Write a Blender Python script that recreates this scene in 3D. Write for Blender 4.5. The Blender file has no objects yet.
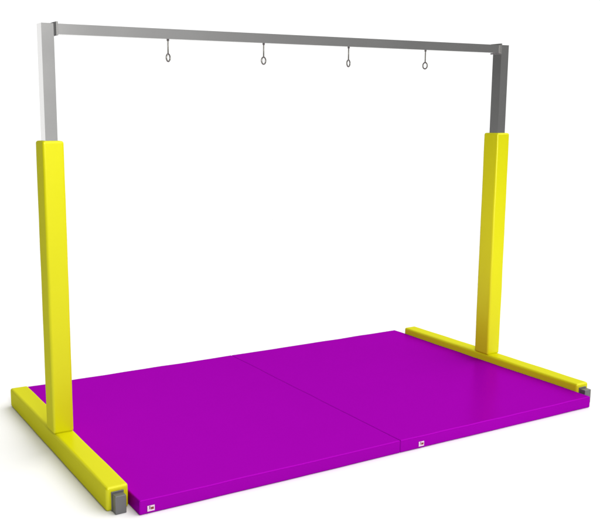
import bpy, bmesh, math, random
from mathutils import Vector, Matrix, noise

S = bpy.context.scene
COL = S.collection

# ------------------------------------------------------------------ camera
cam_d = bpy.data.cameras.new("camera")
cam = bpy.data.objects.new("camera", cam_d)
COL.objects.link(cam)
yaw, pitch = -0.5140, -0.1669
F = Vector((-math.sin(yaw)*math.cos(pitch), math.cos(yaw)*math.cos(pitch), math.sin(pitch)))
R = Vector((math.cos(yaw), math.sin(yaw), 0))
U = R.cross(F)
cam.matrix_world = Matrix(((R.x, U.x, -F.x, -1.4839),
                           (R.y, U.y, -F.y, -3.6667),
                           (R.z, U.z, -F.z, 1.9093),
                           (0, 0, 0, 1)))
cam_d.sensor_width = 36
cam_d.lens = 878.58/600*36
cam_d.shift_x = (300-247.05)/600
cam_d.shift_y = (257.5-262)/600
cam_d.clip_end = 2000
S.camera = cam

# ------------------------------------------------------------------ studio light
S.view_settings.view_transform = 'Standard'
S.view_settings.look = 'None'
S.view_settings.exposure = 0
S.view_settings.gamma = 1
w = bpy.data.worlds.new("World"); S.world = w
w.use_nodes = True
nt = w.node_tree; nt.nodes.clear()
def N(t, **k):
    n = nt.nodes.new(t)
    for a, b in k.items(): setattr(n, a, b)
    return n
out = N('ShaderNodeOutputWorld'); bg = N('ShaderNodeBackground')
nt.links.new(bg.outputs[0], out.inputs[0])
tc = N('ShaderNodeTexCoord')
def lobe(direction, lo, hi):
    """0..1 soft patch of the world around a direction"""
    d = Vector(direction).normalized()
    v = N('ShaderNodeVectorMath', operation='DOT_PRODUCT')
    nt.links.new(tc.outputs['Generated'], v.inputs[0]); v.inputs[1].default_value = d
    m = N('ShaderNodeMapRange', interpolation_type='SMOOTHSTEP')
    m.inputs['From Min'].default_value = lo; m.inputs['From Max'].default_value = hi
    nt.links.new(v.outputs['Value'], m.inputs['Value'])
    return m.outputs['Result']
def math_(op, a, b):
    m = N('ShaderNodeMath', operation=op)
    for i, x in enumerate((a, b)):
        if isinstance(x, (int, float)): m.inputs[i].default_value = x
        else: nt.links.new(x, m.inputs[i])
    return m.outputs[0]
# white world behind the frame; dim patches added to darken steel and left faces
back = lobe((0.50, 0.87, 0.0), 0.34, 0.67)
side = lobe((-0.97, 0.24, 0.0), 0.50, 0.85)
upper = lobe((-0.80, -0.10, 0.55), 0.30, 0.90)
front_right_dim = lobe((0.90, -0.44, 0.0), 0.60, 1.0)
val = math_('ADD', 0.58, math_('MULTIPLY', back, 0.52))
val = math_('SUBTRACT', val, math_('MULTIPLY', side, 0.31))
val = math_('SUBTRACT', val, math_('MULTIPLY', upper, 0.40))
val = math_('SUBTRACT', val, math_('MULTIPLY', front_right_dim, 0.40))
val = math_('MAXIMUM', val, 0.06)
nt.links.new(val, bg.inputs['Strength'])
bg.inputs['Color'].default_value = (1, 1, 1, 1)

def area(name, loc, target, sx, sy, power):
    l = bpy.data.lights.new(name, 'AREA'); l.shape = 'RECTANGLE'
    l.size, l.size_y, l.energy = sx, sy, power
    l.color = (1.0, 0.985, 0.96)
    o = bpy.data.objects.new(name, l); COL.objects.link(o)
    o.location = loc
    o.rotation_euler = (Vector(target)-Vector(loc)).to_track_quat('-Z', 'Y').to_euler()
    return o
area("softbox_front", (-0.45, -3.4, 3.0), (0.5, 1.0, 2.1), 1.1, 1.1, 38).data.spread = math.radians(85)
area("added_fill", (-0.7, -4.3, 2.1), (3.3, 1.0, 0.85), 0.9, 0.9, 9.5).data.spread = math.radians(32)  # added unseen fill, aimed to brighten the far post's inner face
key = bpy.data.lights.new("key_light", 'SUN'); key.energy = 2.4; key.angle = math.radians(72)
key.color = (1.0, 0.99, 0.97)
ko = bpy.data.objects.new("key_light", key); COL.objects.link(ko)
ko.rotation_euler = Vector((-0.56, 0.26, -0.80)).to_track_quat('-Z', 'Y').to_euler()

# ------------------------------------------------------------------ materials
def lin(h):
    h = h.lstrip('#'); c = [int(h[i:i+2], 16)/255 for i in (0, 2, 4)]
    return tuple(((x+0.055)/1.055)**2.4 if x > 0.04045 else x/12.92 for x in c)
def mat(name, col, rough, metal=0.0, coat=0.0, bump=0.0, bscale=300.0, colvar=0.0, rvar=0.0, spec=0.5, gloss=None):
    
    m = bpy.data.materials.new(name); m.use_nodes = True
    t = m.node_tree; p = t.nodes['Principled BSDF']
    p.inputs['Metallic'].default_value = metal
    p.inputs['Roughness'].default_value = rough
    p.inputs['Coat Weight'].default_value = coat
    p.inputs['Coat Roughness'].default_value = 0.25
    p.inputs['Specular IOR Level'].default_value = spec
    c = t.nodes.new('ShaderNodeTexCoord')
    big = t.nodes.new('ShaderNodeTexNoise'); big.inputs['Scale'].default_value = 3.0
    big.inputs['Detail'].default_value = 6
    t.links.new(c.outputs['Object'], big.inputs['Vector'])
    mx = t.nodes.new('ShaderNodeMix'); mx.data_type = 'RGBA'
    a = [x*(1-colvar) for x in col]; b = [min(1, x*(1+colvar)) for x in col]
    mx.inputs[6].default_value = (*a, 1); mx.inputs[7].default_value = (*b, 1)
    t.links.new(big.outputs['Fac'], mx.inputs[0]); t.links.new(mx.outputs[2], p.inputs['Base Color'])
    if rvar:
        r = t.nodes.new('ShaderNodeMapRange')
        r.inputs['To Min'].default_value = rough-rvar; r.inputs['To Max'].default_value = rough+rvar
        t.links.new(big.outputs['Fac'], r.inputs['Value']); t.links.new(r.outputs['Result'], p.inputs['Roughness'])
    if bump:
        n = t.nodes.new('ShaderNodeTexNoise'); n.inputs['Scale'].default_value = bscale
        n.inputs['Detail'].default_value = 3
        t.links.new(c.outputs['Object'], n.inputs['Vector'])
        bp = t.nodes.new('ShaderNodeBump'); bp.inputs['Strength'].default_value = bump
        bp.inputs['Distance'].default_value = 0.001
        t.links.new(n.outputs['Fac'], bp.inputs['Height']); t.links.new(bp.outputs['Normal'], p.inputs['Normal'])
    if gloss:      # vinyl sheen: a weak coloured lobe instead of the grazing mirror
        p.inputs['Specular IOR Level'].default_value = 0.0
        g = t.nodes.new('ShaderNodeBsdfGlossy'); g.inputs['Color'].default_value = (*gloss[1], 1)
        g.inputs['Roughness'].default_value = gloss[2]
        ms = t.nodes.new('ShaderNodeMixShader'); ms.inputs[0].default_value = gloss[0]
        if bump: t.links.new(bp.outputs['Normal'], g.inputs['Normal'])
        t.links.new(p.outputs[0], ms.inputs[1]); t.links.new(g.outputs[0], ms.inputs[2])
        t.links.new(ms.outputs[0], t.nodes['Material Output'].inputs['Surface'])
    return m
M_YEL = mat('yellow_vinyl', (0.60, 0.585, 0.003), 0.42, gloss=(0.085, (1.0, 0.97, 0.28), 0.30), bump=0.25, bscale=260, colvar=0.02, rvar=0.04)
M_PUR = mat('purple_vinyl', (0.262, 0.0003, 0.325), 0.5, coat=0.0, bump=0.3, bscale=260, colvar=0.02, rvar=0.05, gloss=(0.075, (0.95, 0.02, 1.0), 0.24))
M_STL = mat('brushed_steel', (0.73, 0.725, 0.715), 0.16, metal=1.0, bump=0.04, bscale=90, colvar=0.03, rvar=0.05)
M_DRK = mat('dark_steel', (0.16, 0.16, 0.165), 0.45, metal=0.6, bump=0.2, bscale=120, colvar=0.05)
M_PLATE = mat('plate_steel', (0.22, 0.22, 0.215), 0.5, metal=0.5, bump=0.1, bscale=120, colvar=0.05)
M_GAP = mat('gap_shade', (0.06, 0.06, 0.06), 0.7, bump=0.1)  # shade of the plate gap put into the colour
M_HOOK = mat('hook_steel', (0.20, 0.195, 0.18), 0.35, metal=0.85, colvar=0.05)
M_TAG = mat('white_label_cloth', (0.72, 0.55, 0.68), 0.7, bump=0.3, bscale=900)
M_LOGO = mat('maroon_print', (0.20, 0.03, 0.015), 0.6)
M_LOGO2 = mat('dark_print', (0.09, 0.008, 0.09), 0.6)
M_FLR = mat('white_floor', (0.93, 0.93, 0.93), 0.8, colvar=0.0, spec=0.1)

# ------------------------------------------------------------------ helpers
def obj(name, bm, m, parent=None, smooth=True, origin=None, wn=True):
    me = bpy.data.meshes.new(name)
    if origin is not None:
        bmesh.ops.translate(bm, verts=bm.verts, vec=-Vector(origin))
    bmesh.ops.recalc_face_normals(bm, faces=bm.faces)
    for f in bm.faces: f.smooth = smooth
    bm.to_mesh(me); bm.free()
    me.materials.append(m)
    o = bpy.data.objects.new(name, me); COL.objects.link(o)
    if origin is not None: o.location = origin
    if parent is not None:
        o.parent = parent
        o.location = Vector(o.location) - parent.matrix_basis.translation if parent.parent is None else \
            Vector(o.location) - (parent.parent.matrix_basis.translation + parent.matrix_basis.translation)
    if smooth and wn:
        md = o.modifiers.new('weighted', 'WEIGHTED_NORMAL'); md.keep_sharp = True; md.weight = 80
    return o
def box(x0, x1, y0, y1, z0, z1, bev=0.0, seg=3):
    bm = bmesh.new()
    bmesh.ops.create_cube(bm, size=1)
    for v in bm.verts:
        v.co = Vector((x0+(v.co.x+.5)*(x1-x0), y0+(v.co.y+.5)*(y1-y0), z0+(v.co.z+.5)*(z1-z0)))
    if bev:
        bmesh.ops.bevel(bm, geom=bm.edges[:], offset=bev, segments=seg, profile=0.5, affect='EDGES')
    return bm
def soft_box(x0, x1, y0, y1, z0, z1, bev, step=0.05, puff=0.002, wob=0.0012, seed=0, flatbottom=True):
    """upholstered block: rounded edges, slightly bulging faces, a little uneven"""
    bm = box(x0, x1, y0, y1, z0, z1, bev, 5)
    lo = (x0, y0, z0); hi = (x1, y1, z1)
    for ax in range(3):
        n = Vector((0, 0, 0)); n[ax] = 1
        L = hi[ax]-lo[ax]-2*bev
        k = max(2, int(L/step))
        cuts = [lo[ax]+bev+L*i/k for i in range(1, k)] + [lo[ax]+bev*1.15, hi[ax]-bev*1.15]
        for c in cuts:
            p = Vector((0, 0, 0)); p[ax] = c
            bmesh.ops.bisect_plane(bm, geom=bm.verts[:]+bm.edges[:]+bm.faces[:], plane_co=p, plane_no=n)
    bm.normal_update()
    c = [(lo[i]+hi[i])/2 for i in range(3)]; h = [(hi[i]-lo[i])/2 for i in range(3)]
    new = []
    for v in bm.verts:
        u = [(v.co[i]-c[i])/h[i] for i in range(3)]
        d = Vector((0, 0, 0))
        for ax in range(3):
            o1, o2 = [(1-abs(u[i])**4) for i in range(3) if i != ax]
            if abs(u[ax]) > 0.8:
                d[ax] += math.copysign(puff*max(0, o1)*max(0, o2), u[ax])
        nz = noise.noise_vector(v.co*5+Vector((seed, seed*2, 0)))
        d += nz*wob
        if flatbottom and u[2] < -0.5:
            d.z = max(d.z, 0)
        new.append(v.co+d)
    for v, q in zip(bm.verts, new): v.co = q
    return bm
def tube(pts, r, seg=12, closed=False):
    bm = bmesh.new(); rings = []
    n = len(pts)
    for i, p in enumerate(pts):
        p = Vector(p)
        a = Vector(pts[(i-1) % n]) if closed or i > 0 else p
        b = Vector(pts[(i+1) % n]) if closed or i < n-1 else p
        t = (b-a).normalized()
        s = t.cross(Vector((0.31, 0.95, 0.02))).normalized(); u = s.cross(t)
        rings.append([bm.verts.new(p+(s*math.cos(2*math.pi*j/seg)+u*math.sin(2*math.pi*j/seg))*r) for j in range(seg)])
    for i in range(n if closed else n-1):
        A, B = rings[i], rings[(i+1) % n]
        for j in range(seg): bm.faces.new((A[j], A[(j+1) % seg], B[(j+1) % seg], B[j]))
    if not closed:
        bm.faces.new(rings[0]); bm.faces.new(rings[-1])
    return bm
def merge(a, b):
    me = bpy.data.meshes.new('tmp'); b.to_mesh(me); b.free(); a.from_mesh(me); bpy.data.meshes.remove(me)
    return a

# ------------------------------------------------------------------ setting
bm = bmesh.new()
bmesh.ops.create_circle(bm, cap_ends=True, segments=128, radius=9, matrix=Matrix.Translation((1.5, 2.0, 0)))
floor = obj('floor', bm, M_FLR, smooth=False)
floor['kind'] = 'structure'

# ------------------------------------------------------------------ the frame
frame = bpy.data.objects.new('suspension_frame', None); COL.objects.link(frame)
frame.location = (1.57, 0.987, 0)
frame['label'] = 'tall metal frame with yellow padded posts and feet, a grey crossbeam and four hanging rings'
frame['category'] = 'suspension frame'

H, HP, HT = 0.1226, 1.7435, 2.3537
BZ0, BZ1 = 2.2980, 2.3530
PY0, PY1 = 0.9200, 1.0567
SY0, SY1 = 0.9466, 1.0269
FY0, FY1 = 0.1136, 1.8760
def hollow_pad(x0, x1, y0, y1, z0, z1, seed):
    return soft_box(x0, x1, y0, y1, z0, z1, 0.012, step=0.06, puff=0.0025, wob=0.0016, seed=seed, flatbottom=False)
for side, (fx0, fx1, px0, px1, sx0, sx1, cx0, cx1) in enumerate((
        (-0.1250, -0.0095, -0.1285, -0.0135, -0.1062, -0.0395, -0.097, -0.041),
        (3.1475, 3.2550, 3.1415, 3.2580, 3.1662, 3.2350, 3.168, 3.226))):
    o = obj('foot_padding', soft_box(fx0, fx1, FY0, FY1, 0.001, H, 0.014, step=0.06, puff=0.003, wob=0.0016, seed=7+side), M_YEL,
            frame, origin=((fx0+fx1)/2, 0.99, 0))
    # steel foot tube that shows at the front end
    fb = box(cx0, cx1, FY0-0.050, FY0+0.02, 0.001, 0.092, 0.003, 2)
    merge(fb, box(cx0-0.004, cx1+0.004, FY0-0.008, FY0+0.01, 0.003, 0.100, 0.002, 2))
    obj('foot_tube', fb, M_DRK, frame, origin=((cx0+cx1)/2, FY0, 0))
    obj('post_padding', hollow_pad(px0, px1, PY0, PY1, H+0.0005, HP, 20+side), M_YEL,
        frame, origin=((px0+px1)/2, 0.988, H))
    obj('upright_post', box(sx0, sx1, SY0, SY1, HP-0.05, HT), M_STL,
        frame, smooth=False, origin=((sx0+sx1)/2, 0.987, HP))
PLATES = []
beam = obj('crossbeam', box(-0.0395+0.002, 3.1662-0.002, SY0+0.001, SY1-0.001, BZ0, BZ1), M_STL,
           frame, smooth=False, origin=(1.563, 0.987, BZ0))
for x0, x1, g0, g1 in ((-0.0300, -0.0190, -0.0393, -0.0300), (3.1500, 3.1610, 3.1610, 3.1660)):
    pl = obj('mounting_plate', box(x0, x1, SY0-0.010, SY1+0.010, BZ0-0.006, BZ1+0.010, 0.001, 2), M_PLATE,
             beam, origin=((x0+x1)/2, 0.987, BZ0))
    sp = box(g0, g1, SY0-0.004, SY1+0.004, BZ0-0.004, BZ1+0.006)
    PLATES.append((sp, (g0+g1)/2))
for sp, xm in PLATES:
    obj('gap_filler', sp, M_GAP, beam, smooth=False, origin=(xm, 0.987, BZ0))  # dark block standing in for the shaded gap between post and plate

# hooks: threaded rod with nut, a swivelled oval ring under it
HX = [0.631, 1.258, 1.883, 2.513]
TURN = [0.93, 0.62, 0.80, -0.58]
for x, a in zip(HX, TURN):
    y = 0.987; top = BZ0
    L = 0.079
    rod = tube([(x, y, top-0.0005), (x, y, top-L)], 0.0045, 12)
    merge(rod, tube([(x, y, top-0.0005), (x, y, top-0.007)], 0.0075, 6))
    merge(rod, tube([(x, y, top-L+0.002), (x, y, top-L-0.004)], 0.0065, 10))
    hk = obj('hook', rod, M_HOOK, frame, origin=(x, y, top))
    d = Vector((math.cos(a), math.sin(a), 0)); d = R*math.cos(a)+Vector((-R.y, R.x, 0))*math.sin(a)
    pts = []
    for i in range(32):
        t = 2*math.pi*i/32
        pts.append(Vector((x, y, top-L-0.021)) + d*(0.0155*math.cos(t)) + Vector((0, 0, 0.0205*math.sin(t))))
    obj('ring', tube(pts, 0.0045, 10, True), M_HOOK, hk, origin=(x, y, top-L))

# ------------------------------------------------------------------ mats
def make_mat(x0, x1, seed, label, tagx):
    o = obj('gym_mat', soft_box(x0, x1, 0.0, 2.0, 0.001, 0.0745, 0.007, step=0.07, puff=0.0015, wob=0.0024, seed=seed),
            M_PUR, origin=((x0+x1)/2, 1.0, 0))
    o['label'] = label; o['category'] = 'mat'; o['group'] = 'purple mats laid side by side'
    W, Hh, z = 0.038, 0.028, 0.028
    y = -0.0042
    t = obj('sewn_label', box(tagx, tagx+W, y, y+0.004, z-Hh/2, z+Hh/2, 0.0008, 1), M_TAG, o, origin=(tagx+W/2, 0, z))
    obj('logo_mark', box(tagx+W*.46, tagx+W*.86, y-0.0008, y+0.001, z-Hh*.18, z+Hh*.22, 0.0), M_LOGO, t, smooth=False, origin=(tagx+W*.6, 0, z))
    obj('logo_bar', box(tagx+W*.27, tagx+W*.38, y-0.0008, y+0.001, z-Hh*.12, z+Hh*.5-0.0009, 0.0), M_LOGO2, t, smooth=False, origin=(tagx+W*.3, 0, z))
    return o
make_mat(0.0, 1.5779, 3, 'purple vinyl gym mat on the left, next to the near yellow padded post', 0.038)
make_mat(1.5780, 3.1460, 3, 'purple vinyl gym mat on the right, next to the far yellow padded post', 1.709)
